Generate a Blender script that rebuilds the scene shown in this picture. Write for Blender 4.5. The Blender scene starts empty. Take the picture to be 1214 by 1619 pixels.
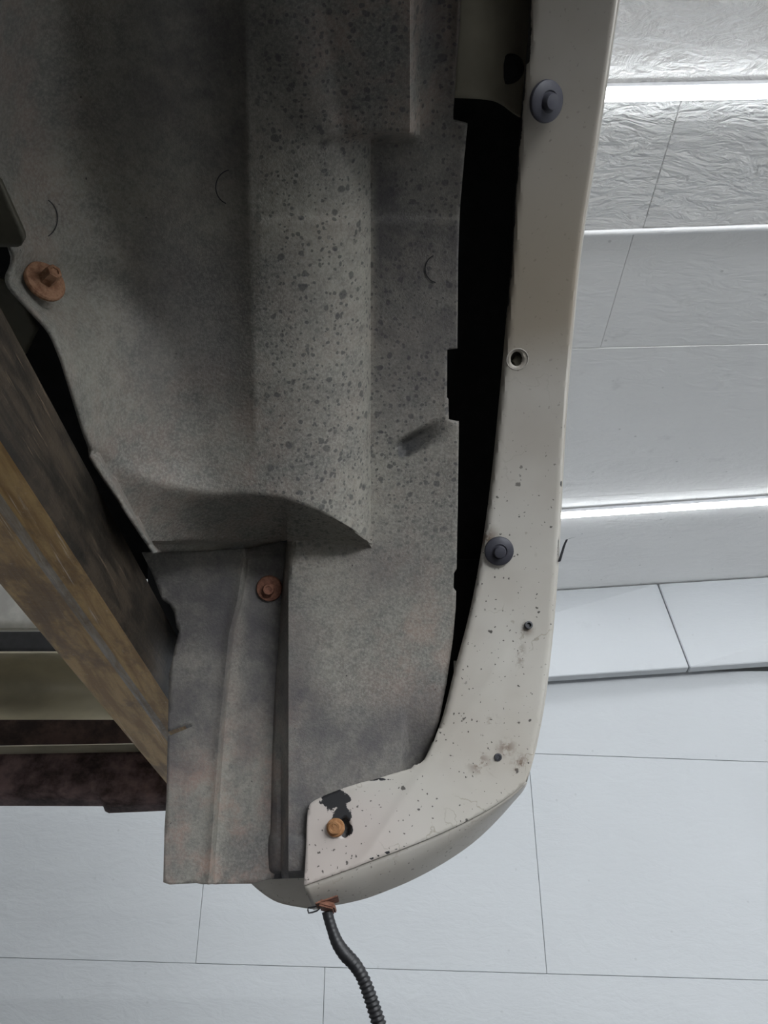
import bpy, bmesh, math, random
import numpy as np
from mathutils import Vector, Matrix
from mathutils.geometry import delaunay_2d_cdt
random.seed(7)
R_ = math.radians
sc = bpy.context.scene
COL = sc.collection

# ------------------------------------------------------------------ camera
F = 1450.0                       # focal length in photo pixels
CX, CY = 607.0, 809.5
PITCH = R_(32)
CAMZ = 1.45
cam_d = bpy.data.cameras.new('camera'); cam = bpy.data.objects.new('camera', cam_d); COL.objects.link(cam)
cam.location = (0, 0, CAMZ); cam.rotation_euler = (R_(90) + PITCH, 0, 0)
cam_d.sensor_fit = 'VERTICAL'; cam_d.sensor_height = 24; cam_d.lens = 24 * F / 1619
cam_d.clip_start = .01
sc.camera = cam

# ------------------------------------------------------------------ world, lamps, exposure
w = bpy.data.worlds.new('world'); sc.world = w; w.use_nodes = True
w.node_tree.nodes['Background'].inputs[0].default_value = (.9, .95, 1, 1)
w.node_tree.nodes['Background'].inputs[1].default_value = .0
LED = 17.0                       # radiance of the LED strips
def strip_lamp(name, x0, x1, y, power):
    """The strip lamps further along the ceiling, behind the photographer."""
    l = bpy.data.lights.new(name, 'AREA'); l.shape = 'RECTANGLE'
    l.size = x1 - x0; l.size_y = .05; l.energy = power; l.color = (.93, .97, 1.0)
    o = bpy.data.objects.new(name, l); COL.objects.link(o)
    o.location = ((x0 + x1) / 2, y, 2.86)
for yy, pw in ((-.35, 54), (-1.65, 54), (-2.95, 54)):
    strip_lamp('strip_lamp', -3.4, 4.4, yy, pw)
# fill light added behind the camera to brighten the flange and liner
dl = bpy.data.lights.new('rear_fill', 'AREA'); dl.shape = 'RECTANGLE'; dl.size = 4.2; dl.size_y = .75
dl.energy = 320; dl.color = (.92, .96, 1.0)
dlo = bpy.data.objects.new('rear_fill', dl); COL.objects.link(dlo)
dlo.location = (2.2, -4.85, 2.22); dlo.rotation_euler = (R_(106), 0, R_(12))
vs = sc.view_settings
vs.view_transform = 'Standard'; vs.look = 'None'; vs.gamma = 1; vs.use_curve_mapping = False
vs.exposure = 0.0
cy = sc.cycles
cy.max_bounces = 10; cy.diffuse_bounces = 6; cy.use_denoising = True

# ------------------------------------------------------------------ geometry of the view onto real surfaces
SP, CP = math.sin(PITCH), math.cos(PITCH)
def ray(px, py):
    u = (np.asarray(px, float) - CX) / F; v = (CY - np.asarray(py, float)) / F
    return u, CP - v * SP, SP + v * CP          # per unit depth along the axis
WY, WZ = .25, .05                               # axle line of the wheel arch (relative to the camera)
def on_cyl(px, py, R):
    """Point of the wheel arch, a cylinder of radius R round the axle."""
    x, y, z = ray(px, py)
    a = y * y + z * z; b = y * WY + z * WZ; c = WY * WY + WZ * WZ - R * R
    t = (b + np.sqrt(np.maximum(b * b - a * c, 0))) / a
    return np.stack([x * t, y * t, z * t + CAMZ], -1)
def on_y(px, py, Y):
    x, y, z = ray(px, py); t = Y / y
    return np.stack([x * t, y * t, z * t + CAMZ], -1)
def on_z(px, py, Z):
    x, y, z = ray(px, py); t = (Z - CAMZ) / z
    return np.stack([x * t, y * t, z * t + CAMZ], -1)
def sst(a, b, x):
    t = np.clip((np.asarray(x, float) - a) / (b - a), 0, 1); return t * t * (3 - 2 * t)

# ------------------------------------------------------------------ node helpers
class M:
    def __init__(s, name, rough=.6, metal=0, spec=.5):
        s.m = bpy.data.materials.new(name); s.m.use_nodes = True; s.nt = s.m.node_tree
        s.b = s.nt.nodes['Principled BSDF']
        s.b.inputs['Roughness'].default_value = rough; s.b.inputs['Metallic'].default_value = metal
        s.b.inputs['Specular IOR Level'].default_value = spec
    def n(s, t, **k):
        x = s.nt.nodes.new(t)
        for a, b in k.items(): setattr(x, a, b)
        return x
    def l(s, a, b): s.nt.links.new(a, b)
    def set(s, sock, v):
        if hasattr(v, 'is_linked') or hasattr(v, 'links'): s.l(v, sock)
        else: sock.default_value = v
    def co(s, scale=(1, 1, 1), rot=(0, 0, 0), loc=(0, 0, 0)):
        t = s.n('ShaderNodeTexCoord'); mp = s.n('ShaderNodeMapping')
        mp.inputs['Scale'].default_value = scale; mp.inputs['Rotation'].default_value = rot; mp.inputs['Location'].default_value = loc
        s.l(t.outputs['Object'], mp.inputs['Vector']); return mp.outputs[0]
    def noise(s, scale, detail=4, rough=.55, co=None, dist=0):
        x = s.n('ShaderNodeTexNoise'); x.inputs['Scale'].default_value = scale; x.inputs['Detail'].default_value = detail
        x.inputs['Roughness'].default_value = rough; x.inputs['Distortion'].default_value = dist
        s.l(co or s.co(), x.inputs['Vector']); return x.outputs['Fac']
    def vor(s, scale, feature='F1', co=None, out='Distance', rnd=1):
        x = s.n('ShaderNodeTexVoronoi', feature=feature); x.inputs['Scale'].default_value = scale
        x.inputs['Randomness'].default_value = rnd
        s.l(co or s.co(), x.inputs['Vector']); return x.outputs[out]
    def ramp(s, v, a, b, lo=0., hi=1.):
        x = s.n('ShaderNodeMapRange', interpolation_type='SMOOTHSTEP')
        x.inputs['From Min'].default_value = a; x.inputs['From Max'].default_value = b
        x.inputs['To Min'].default_value = lo; x.inputs['To Max'].default_value = hi
        s.l(v, x.inputs['Value']); return x.outputs[0]
    def math(s, op, a, b=0.):
        x = s.n('ShaderNodeMath', operation=op); s.set(x.inputs[0], a); s.set(x.inputs[1], b); return x.outputs[0]
    def mix(s, f, a, b, mode='MIX'):
        x = s.n('ShaderNodeMix', data_type='RGBA', blend_type=mode)
        s.set(x.inputs[0], f)
        for i, v in ((6, a), (7, b)):
            if isinstance(v, tuple): x.inputs[i].default_value = (*v, 1)
            else: s.l(v, x.inputs[i])
        return x.outputs[2]
    def attr(s, name): return s.n('ShaderNodeAttribute', attribute_name=name).outputs['Fac']
    def color(s, v):
        if isinstance(v, tuple): s.b.inputs['Base Color'].default_value = (*v, 1)
        else: s.l(v, s.b.inputs['Base Color'])
    def bump(s, h, strength=.3, dist=.001):
        x = s.n('ShaderNodeBump'); x.inputs['Strength'].default_value = strength; x.inputs['Distance'].default_value = dist
        s.l(h, x.inputs['Height']); s.l(x.outputs[0], s.b.inputs['Normal'])

def mat_liner():
    a = M('liner_plastic', .62, spec=.35)
    big = a.noise(7, 5, .6); mid = a.noise(38, 6, .65); fine = a.noise(520, 3, .7)
    base = a.mix(a.ramp(big, .35, .68), (.078, .076, .068), (.150, .142, .120))
    base = a.mix(a.ramp(a.noise(110, 5, .75), .40, .62, 0, .45), base, (.050, .050, .048))
    dust = a.math('MULTIPLY', a.ramp(mid, .38, .66), a.attr('dust'))
    base = a.mix(1.0, base, (2.1, 2.1, 2.1), 'MULTIPLY')
    c = a.mix(dust, base, (.34, .240, .195))
    c = a.mix(a.ramp(fine, .38, .68, 0, .5), c, (.38, .36, .32))
    # round water marks
    wob = a.n('ShaderNodeVectorMath', operation='ADD'); a.l(a.co(), wob.inputs[0])
    nz = a.n('ShaderNodeTexNoise'); nz.inputs['Scale'].default_value = 240; a.l(a.co(), nz.inputs['Vector'])
    sc_ = a.n('ShaderNodeVectorMath', operation='SCALE'); sc_.inputs['Scale'].default_value = .003
    a.l(nz.outputs['Color'], sc_.inputs[0]); a.l(sc_.outputs[0], wob.inputs[1])
    for scale, th, kp in ((85, .25, .55), (150, .34, .18), (320, .42, .18)):
        v = a.n('ShaderNodeTexVoronoi'); v.inputs['Scale'].default_value = scale; a.l(wob.outputs[0], v.inputs['Vector'])
        sep = a.n('ShaderNodeSeparateColor'); a.l(v.outputs['Color'], sep.inputs[0])
        rad = a.math('MULTIPLY', sep.outputs[0], th)
        d = a.ramp(a.math('SUBTRACT', v.outputs['Distance'], rad), -.03, .06, 1, 0)
        keep = a.ramp(sep.outputs[1], kp, kp + .12)
        f = a.math('MULTIPLY', a.math('MULTIPLY', d, keep), a.math('MULTIPLY', a.attr('spot'), .72))
        c = a.mix(f, c, (.070, .070, .070))
    # tiny chips
    v = a.vor(60, co=wob.outputs[0]); c = a.mix(a.ramp(v, .02, .05, .8, 0), c, (.01, .01, .01))
    c = a.mix(a.math('MULTIPLY', a.attr('dark_mark'), .8), c, (.020, .021, .025))
    c = a.mix(a.math('MULTIPLY', a.ramp(a.noise(13, 7, .72, dist=.1), .36, .66, .35, 1), a.attr('wet_and_shade')), c, (.085, .080, .084))
    a.color(c)
    a.bump(a.math('ADD', fine, a.math('MULTIPLY', mid, .6)), .5, .0008)
    return a.m
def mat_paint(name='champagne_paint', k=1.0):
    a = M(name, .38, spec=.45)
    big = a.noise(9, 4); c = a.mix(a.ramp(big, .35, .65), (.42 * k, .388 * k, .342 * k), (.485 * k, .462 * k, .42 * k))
    c = a.mix(a.math('MULTIPLY', a.attr('pink'), .5), c, (.475, .40, .38))
    co = a.co()
    wob = a.n('ShaderNodeVectorMath', operation='ADD'); a.l(co, wob.inputs[0])
    nz = a.n('ShaderNodeTexNoise'); nz.inputs['Scale'].default_value = 300; nz.inputs['Detail'].default_value = 4; a.l(co, nz.inputs['Vector'])
    s_ = a.n('ShaderNodeVectorMath', operation='SCALE'); s_.inputs['Scale'].default_value = .004
    a.l(nz.outputs['Color'], s_.inputs[0]); a.l(s_.outputs[0], wob.inputs[1])
    c = a.mix(a.math('MULTIPLY', a.attr('brown_upper'), .85), c, (.275, .23, .175))
    # dried drip lines: iso-lines of a soft noise
    q = a.noise(26, 3, .5, co=wob.outputs[0]); line = a.math('ABSOLUTE', a.math('SUBTRACT', q, .52))
    patch = a.ramp(a.noise(14, 2), .5, .62)
    c = a.mix(a.math('MULTIPLY', a.math('MULTIPLY', a.ramp(line, .0, .009, .75, 0), patch), a.attr('grime')), c, (.28, .25, .20))
    # stone chips and specks
    for scale, r0, keep in ((60, .10, .45), (130, .13, .42), (300, .20, .25)):
        v = a.n('ShaderNodeTexVoronoi'); v.inputs['Scale'].default_value = scale; a.l(wob.outputs[0], v.inputs['Vector'])
        sep = a.n('ShaderNodeSeparateColor'); a.l(v.outputs['Color'], sep.inputs[0])
        rad = a.math('MULTIPLY', sep.outputs[0], r0)
        d = a.ramp(a.math('SUBTRACT', v.outputs['Distance'], rad), -.01, .03, 1, 0)
        kk = a.math('MULTIPLY', a.ramp(sep.outputs[1], keep, keep + .05, 0, .9), a.attr('grime'))
        c = a.mix(a.math('MULTIPLY', d, kk), c, (.05, .045, .04))
    c = a.mix(a.math('MULTIPLY', a.ramp(a.noise(55, 5, .7), .46, .56), a.attr('brown')), c, (.13, .085, .055))
    chip_and_gap = a.ramp(a.math('ADD', a.attr('chip_and_gap'), a.math('MULTIPLY', a.math('SUBTRACT', a.noise(130, 5, .7), .5), 1.1)), .5, .56)
    c = a.mix(chip_and_gap, c, (.018, .018, .020))
    a.color(c); a.bump(a.noise(160, 3), .06, .0006)
    return a.m
def mat_rust(name, c0, c1, scale=260):
    a = M(name, .8, .15); n = a.noise(scale, 6, .7)
    a.color(a.mix(a.ramp(n, .35, .65), c0, c1)); a.bump(n, .6, .0008); return a.m
def mat_plain(name, col, rough=.6, metal=0, var=.25, scale=90):
    a = M(name, rough, metal); n = a.noise(scale, 4)
    a.color(a.mix(a.ramp(n, .3, .7), tuple(v * (1 - var) for v in col), tuple(v * (1 + var) for v in col)))
    a.bump(n, .15, .0008); return a.m
def mat_rail(name, cols, streak=(.50, .38, .26), amt=.6):
    a = M(name, .48, .25)
    co = a.co((9, 1, 9)); s1 = a.noise(14, 6, .65, co=co, dist=.4)
    co2 = a.co((60, 1.6, 60)); s2 = a.noise(6, 5, .7, co=co2)
    blot = a.noise(20, 6, .7, co=a.co((1, .45, 1)))
    c = a.mix(a.ramp(s1, .36, .62), cols[0], cols[1])
    c = a.mix(a.ramp(blot, .48, .62, 0, .75), c, cols[2])
    c = a.mix(a.math('MULTIPLY', a.ramp(s2, .60, .70, 0, amt), a.ramp(a.noise(11, 3), .42, .6)), c, streak)
    c = a.mix(a.ramp(a.noise(240, 5, .75), .62, .72, 0, .55), c, streak)
    a.color(c); a.bump(a.math('ADD', a.math('ADD', s1, s2), a.noise(200, 4)), .35, .0012); return a.m
def mat_board(name, col, wrinkle, spots=.25):
    a = M(name, .55, spec=.4); big = a.noise(2.2, 4)
    c = a.mix(a.ramp(big, .3, .7), tuple(v * .965 for v in col), col)
    c = a.mix(a.ramp(a.noise(13, 5, .65), .60, .76, 0, spots), c, tuple(v * .72 for v in col))
    c = a.mix(a.ramp(a.vor(15, co=a.co()), .03, .07, spots * 1.5, 0), c, tuple(v * .55 for v in col))
    a.color(c)
    co = a.co((1, 2.2, 2.2)); n1 = a.noise(11, 5, .55, co=co, dist=1.6); n2 = a.noise(34, 3, .5, co=co, dist=1.2)
    a.bump(a.math('ADD', n1, a.math('MULTIPLY', n2, .35)), wrinkle, .02); return a.m
def mat_emit(name, col, s):
    a = M(name); a.b.inputs['Emission Color'].default_value = (*col, 1); a.b.inputs['Emission Strength'].default_value = s
    a.color((.9, .9, .9)); return a.m

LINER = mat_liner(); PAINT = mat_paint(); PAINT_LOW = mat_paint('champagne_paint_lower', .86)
RUST = mat_rust('rust_bolt', (.22, .105, .055), (.38, .21, .125)); RUST_D = mat_rust('rust_dark', (.15, .06, .038), (.27, .125, .08))
RUST_P = mat_rust('rust_screw', (.28, .13, .05), (.42, .22, .10))
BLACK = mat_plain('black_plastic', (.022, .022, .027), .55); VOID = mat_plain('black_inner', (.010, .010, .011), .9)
PIN = mat_plain('pin_plastic', (.040, .040, .052), .55, var=.12)
RAIL_B = mat_rail('rail_brown', ((.36, .20, .058), (.60, .38, .145), (.19, .105, .048)), (.85, .72, .55), .95)
RAIL_S = mat_rail('rail_grease', ((.030, .024, .018), (.085, .064, .045), (.014, .012, .010)), (.30, .22, .15), .8)
RAIL_W = mat_rail('rail_worn', ((.30, .22, .13), (.44, .38, .31), (.17, .11, .06)), (.70, .64, .55), .9)
TAN = mat_plain('tan_primer', (.30, .27, .205), .55, scale=14)
TAN_L = mat_plain('tan_primer_pale', (.46, .42, .31), .55, scale=9)
PALE = mat_plain('pale_primer', (.42, .41, .38), .55, scale=20)
OLIVE = mat_plain('olive_bracket', (.085, .078, .055), .5, scale=40)
RUSTY = mat_rust('rusty_member', (.045, .028, .026), (.30, .20, .19), 17)
RUSTY2 = mat_rust('rusty_member_dark', (.030, .018, .015), (.10, .06, .05), 24)
CEIL = mat_board('ceiling_board', (.92, .912, .90), .20, .35); CEIL_W = mat_board('ceiling_board_wrinkled', (.92, .912, .90), .95, .1); WALLM = mat_board('wall_board', (.53, .55, .568), .10, .18)
LEDM = mat_emit('led_emitter', (.93, .97, 1.0), LED)
ALU = mat_plain('led_channel', (.72, .73, .75), .35, .3, var=.03)
WHITE = mat_plain('white_trim', (.86, .86, .86), .3, var=.02)
CONC = mat_plain('concrete', (.045, .045, .044), .8, scale=6)
GREY = mat_plain('wall_grey', (.82, .82, .82), .8, var=.03)

# ------------------------------------------------------------------ mesh helpers
def link(name, me, mat, parent=None):
    o = bpy.data.objects.new(name, me); COL.objects.link(o)
    for m in (mat if isinstance(mat, (list, tuple)) else [mat]): me.materials.append(m)
    if parent is not None:
        o.parent = parent
        o.matrix_parent_inverse = parent.matrix_world.inverted() if parent.parent else Matrix.Translation(parent.location).inverted()
    return o
def bm_obj(name, bm, mat, parent=None, smooth=False, angle=40):
    me = bpy.data.meshes.new(name); bmesh.ops.recalc_face_normals(bm, faces=bm.faces); bm.to_mesh(me); bm.free()
    if smooth:
        for p in me.polygons: p.use_smooth = True
        me.set_sharp_from_angle(angle=R_(angle))
    return link(name, me, mat, parent)
def raw_obj(name, vs_, fs, mat, parent=None, smooth=False, angle=40):
    me = bpy.data.meshes.new(name); me.from_pydata([tuple(v) for v in vs_], [], fs); me.update()
    if smooth:
        for p in me.polygons: p.use_smooth = True
        me.set_sharp_from_angle(angle=R_(angle))
    return link(name, me, mat, parent)
def box_bm(bm, lo, hi, bev=0):
    r = bmesh.ops.create_cube(bm, size=1); v = r['verts']
    c = [(a + b) / 2 for a, b in zip(lo, hi)]; s = [b - a for a, b in zip(lo, hi)]
    for p in v: p.co = Vector([p.co[i] * s[i] + c[i] for i in range(3)])
    if bev:
        es = list({e for p in v for e in p.link_edges}); bmesh.ops.bevel(bm, geom=es, offset=bev, segments=2, affect='EDGES')
def dens(poly, step=6.0, closed=True):
    P = [np.array(p, float) for p in poly]; out = []
    n = len(P) if closed else len(P) - 1
    for i in range(n):
        a, b = P[i], P[(i + 1) % len(P)]; k = max(1, int(np.ceil(np.linalg.norm(b - a) / step)))
        for j in range(k): out.append(a + (b - a) * j / k)
    if not closed: out.append(P[-1])
    return np.array(out)
def smooth_line(poly, step=5, closed=False):
    """Catmull-Rom through the points."""
    P = np.array(poly, float); out = []
    n = len(P)
    for i in range(n - 1):
        p0 = P[max(i - 1, 0)]; p1 = P[i]; p2 = P[i + 1]; p3 = P[min(i + 2, n - 1)]
        k = max(2, int(np.linalg.norm(p2 - p1) / step))
        for t in np.arange(k) / k:
            out.append(.5 * (2 * p1 + (p2 - p0) * t + (2 * p0 - 5 * p1 + 4 * p2 - p3) * t * t + (3 * p1 - p0 - 3 * p2 + p3) * t ** 3))
    out.append(P[-1]); return [tuple(p) for p in out]
def inside(poly, x, y):
    c = np.zeros(x.shape, bool); n = len(poly)
    for i in range(n):
        x1, y1 = poly[i]; x2, y2 = poly[(i + 1) % n]
        if y1 == y2: continue
        k = ((y1 > y) != (y2 > y)) & (x < (x2 - x1) * (y - y1) / (y2 - y1) + x1); c ^= k
    return c
def sheet(name, outline, surf, mat, parent, step=6, thick=.0025, attrs=None, creases=(), holes=(), angle=50, fine=()):
    """A moulded sheet: its outline and its height field on the wheel-arch cylinder, given a real thickness."""
    B = dens(outline, step); x0, y0 = B.min(0); x1, y1 = B.max(0)
    gx, gy = np.meshgrid(np.arange(x0 + step / 2, x1, step), np.arange(y0 + step / 2, y1, step))
    G = np.stack([gx.ravel(), gy.ravel()], -1)
    pts = [B]; edges = [(i, (i + 1) % len(B)) for i in range(len(B))]; off = len(B); avoid = [B]
    for h in holes:
        H = dens(h, step / 2); pts.append(H); edges += [(off + i, off + (i + 1) % len(H)) for i in range(len(H))]; off += len(H); avoid.append(H)
    for c in creases:
        C = dens(c, step, False); C = C[inside(outline, C[:, 0], C[:, 1])]
        d = np.min(np.linalg.norm(C[:, None] - B[None], axis=2), axis=1); C = C[d > 2]
        pts.append(C); off += len(C); avoid.append(C)
    G = G[inside(outline, G[:, 0], G[:, 1])]
    A = np.concatenate(avoid); keep = np.ones(len(G), bool)
    for i in range(0, len(G), 2000):
        d = np.min(((G[i:i + 2000, None] - A[None]) ** 2).sum(2), axis=1); keep[i:i + 2000] = d > (step * .55) ** 2
    pts.append(G[keep]); P = np.concatenate(pts)
    v2, _, f2, *_ = delaunay_2d_cdt([Vector(p) for p in P], edges, [], 1, 1e-4)
    V2 = np.array([tuple(v) for v in v2])
    faces = []
    for f in f2:
        c = V2[list(f)].mean(0)
        if any(inside(h, c[None, 0], c[None, 1])[0] for h in holes): continue
        a, b, d = (V2[i] for i in f[:3]); s = (b[0] - a[0]) * (d[1] - a[1]) - (b[1] - a[1]) * (d[0] - a[0])
        faces.append(tuple(f) if s < 0 else tuple(reversed(f)))     # faces look towards the wheel
    V3 = surf(V2[:, 0], V2[:, 1])
    o = raw_obj(name, V3, faces, mat, parent, True, angle)
    for k, fn in (attrs or {}).items():
        at = o.data.attributes.new(k, 'FLOAT', 'POINT'); at.data.foreach_set('value', np.clip(fn(V2[:, 0], V2[:, 1]), 0, 1).astype(np.float32))
    if thick:
        m = o.modifiers.new('thickness', 'SOLIDIFY'); m.thickness = thick; m.offset = -1; m.use_even_offset = False
    return o
def frame_of(p, nrm, up=(0, 0, 1)):
    z = Vector(nrm).normalized(); x = Vector(up).cross(z).normalized(); y = z.cross(x)
    m = Matrix((x, y, z)).transposed().to_4x4(); m.translation = Vector(p); return m
def lathe_bm(bm, prof, mtx, seg=32):
    rings = []
    for r, h in prof:
        rings.append([bm.verts.new(mtx @ Vector((r * math.cos(2 * math.pi * k / seg), r * math.sin(2 * math.pi * k / seg), h))) for k in range(seg)])
    for a, b in zip(rings, rings[1:]):
        for k in range(seg): bm.faces.new((a[k], a[(k + 1) % seg], b[(k + 1) % seg], b[k]))
    bm.faces.new(rings[-1]); bm.faces.new(list(reversed(rings[0])))
def axis_normal(p):
    v = Vector((0, WY - p[1], WZ + CAMZ - p[2])); return v.normalized()
def tag(o, label=None, cat=None, group=None, kind=None):
    for k, v in (('label', label), ('category', cat), ('group', group), ('kind', kind)):
        if v: o[k] = v
    return o

# ================================================================== THE ROOM
ZC = CAMZ + 1.45; WYP = 2.70; XL, XR, YB = -4.0, 5.0, -5.0
def slab(name, lo, hi, mat, kind='structure'):
    bm = bmesh.new(); box_bm(bm, lo, hi); o = bm_obj(name, bm, mat); o['kind'] = kind; return o
floor = slab('floor', (XL, YB, -.1), (XR, WYP + .48, 0), CONC)
ceiling = slab('ceiling', (XL, YB, ZC + .016), (XR, WYP + .48, ZC + .12), GREY)
wall_front = slab('wall_front', (XL, WYP + .36, 0), (XR, WYP + .48, ZC + .02), GREY)
wall_left = slab('wall_left', (XL - .1, YB, 0), (XL, WYP + .48, ZC + .02), GREY)
wall_right = slab('wall_right', (XR, YB, 0), (XR + .1, WYP + .48, ZC + .02), GREY)
wall_back = slab('wall_back', (XL, YB - .1, 0), (XR, YB, ZC + .02), GREY)

def prism(name, quad_front, depth, mat, parent, bev=.0011):
    """A board: four corner points and the vector through its thickness."""
    bm = bmesh.new(); d = Vector(depth)
    a = [bm.verts.new(Vector(p)) for p in quad_front]; b = [bm.verts.new(Vector(p) + d) for p in quad_front]
    bm.faces.new(a); bm.faces.new(list(reversed(b)))
    for i in range(4): bm.faces.new((a[i], b[i], b[(i + 1) % 4], a[(i + 1) % 4]))
    bmesh.ops.recalc_face_normals(bm, faces=bm.faces)
    bmesh.ops.bevel(bm, geom=list(bm.edges), offset=bev, segments=1, affect='EDGES')
    return bm_obj(name, bm, mat, parent)
# ceiling boards: rows run along x, their edges turned a little like the boards in the photo
def cy_of(py): return float(on_z(1085, py, ZC)[1])
XREF = float(on_z(1085, 500, ZC)[0])
rows = [(-4.9, 0), (-3.66, 0), (-2.44, 0), (-1.22, 0), (-.06, 0), (cy_of(141), -.022), (cy_of(361), -.043), (cy_of(548), -.035), (cy_of(783), -.11), (3.02, -.02)]
sB = float(on_z(1049, 253, ZC)[0]); sC = float(on_z(975, 462, ZC)[0])
starts = [0, .5, .1, .6, .3, sB, sC, .30, .25]
G = .0005
for i in range(len(rows) - 1):
    (ya, da), (yb, db) = rows[i], rows[i + 1]
    s = starts[i] - 1.22 * math.ceil((starts[i] - XL) / 1.22)
    while s < XR:
        xa, xb = max(s, XL) + G, min(s + 1.22, XR) - G
        if xb - xa > .05:
            dz = random.uniform(0, .0025)
            f = lambda x, y, d, e: (x, y + d * (x - XREF) + e, ZC + dz)
            prism('board', [f(xa, ya, da, G), f(xb, ya, da, G), f(xb, yb, db, -G), f(xa, yb, db, -G)], (0, 0, .013), CEIL_W if i < 6 else CEIL, ceiling)
        s += 1.22
# wall boards
def wz(px, py): return on_y(px, py, WYP)
def line_z(p, q):
    a, b = wz(*p), wz(*q); k = (b[2] - a[2]) / (b[0] - a[0]); return lambda x: a[2] + k * (x - a[0])
W1 = line_z((855, 1192), (1214, 1205)); W2 = line_z((0, 1514), (1214, 1550)); WT = lambda x: CAMZ + 1.10
W3 = lambda x: W2(x) - .61; W4 = lambda x: .001
def wall_row(top, bot, seam, wd_=.93):
    s = seam - wd_ * math.ceil((seam - XL) / wd_)
    while s < XR:
        xa, xb = max(s, XL) + G, min(s + wd_, XR) - G
        if xb - xa > .05:
            y = WYP - random.uniform(0, .002); g = .0005
            prism('board', [(xa, y, bot(xa) + g), (xb, y, bot(xb) + g), (xb, y, top(xb) - g), (xa, y, top(xa) - g)], (0, .028, 0), WALLM, wall_front)
        s += wd_
s850 = float(wz(850, 1370)[0])
wall_row(WT, W1, s850 - .30, 1.22); wall_row(W1, W2, s850); wall_row(W2, W3, float(wz(512, 1575)[0]), 1.22); wall_row(W3, W4, .2, 1.22)
# upper row of boards leaning out from the wall, lower edge proud with a thick white edge
YBT = WYP - .060
def lean(name, pxs):
    (ax, ay), (bx, by), (cx_, cy2), (dx, dy) = pxs      # top-left, top-right, bottom-right, bottom-left
    q = [on_y(dx, dy, YBT), on_y(cx_, cy2, YBT), on_z(bx, by, ZC - .002), on_z(ax, ay, ZC - .002)]
    o = prism(name, q, (0, .030, -.006), WALLM, wall_front, .003); return o
def edge_y(a, b, x): x = max(x, 420.); return a[1] + (b[1] - a[1]) * (x - a[0]) / (b[0] - a[0])
TA, TB = (880, 933), (1214, 912); BA, BB = (870, 1070), (1214, 1046)
tops = [-260, 420, 1040, 1660]; bots = [-420, 400, 1090, 1780]
for k in range(3):
    x0, x1 = tops[k], tops[k + 1]; u0, u1 = bots[k], bots[k + 1]
    lean('leaning_board', [(x0 + 1, edge_y(TA, TB, x0)), (x1 - 1, edge_y(TA, TB, x1)), (u1 - 1, edge_y(BA, BB, u1)), (u0 + 1, edge_y(BA, BB, u0))])

# LED strips on the ceiling
def led(label, py, d, x0=-3.4, x1=4.4):
    y0 = cy_of(py); t = bpy.data.objects.new('strip_light', None); COL.objects.link(t); t.location = (XREF, y0, ZC)
    t.rotation_euler = (0, 0, d)
    tag(t, label, 'light', 'LED strips across the ceiling')
    bm = bmesh.new(); box_bm(bm, (x0 - XREF, -.014, -.006), (x1 - XREF, .014, 0)); box_bm(bm, (x0 - XREF, -.014, -.010), (x1 - XREF, -.0115, -.006)); box_bm(bm, (x0 - XREF, .0115, -.010), (x1 - XREF, .014, -.006))
    c = bm_obj('channel', bm, ALU); c.parent = t
    bm = bmesh.new(); box_bm(bm, (x0 - XREF, -.0105, -.0165), (x1 - XREF, .0105, -.0062))
    e = bm_obj('diffuser', bm, LEDM); e.parent = t
    return t
led('thick bright white LED strip on the wrinkled ceiling, upper of the two lit strips', 138, -.022)
led('thin bright white LED strip near the leaning boards, lower of the two lit strips', 804, -.128)
# plain white batten between them
bm = bmesh.new()
prof = [(.0065 * math.cos(a), .0075 * math.sin(a)) for a in np.linspace(math.pi, 2 * math.pi, 9)]
for x in (-3.9, 4.9):
    [bm.verts.new((x, p[0], p[1])) for p in prof]
bm.verts.ensure_lookup_table(); n = len(prof)
for i in range(n - 1): bm.faces.new((bm.verts[i], bm.verts[i + 1], bm.verts[n + i + 1], bm.verts[n + i]))
bm.faces.new([bm.verts[i] for i in range(n)]); bm.faces.new([bm.verts[n + i] for i in range(n)])
tr = bm_obj('trim_1', bm, WHITE, None, True, 60); tr['kind'] = 'structure'
tr.location = (XREF, cy_of(361), ZC); tr.rotation_euler = (0, 0, -.043)

# ================================================================== THE CAR
car = bpy.data.objects.new('car', None); COL.objects.link(car); car.location = (-.7, -.8, CAMZ + .02)
tag(car, 'raised champagne car seen from inside its front wheel arch, grey liner and scuffed bumper corner', 'car')

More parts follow.
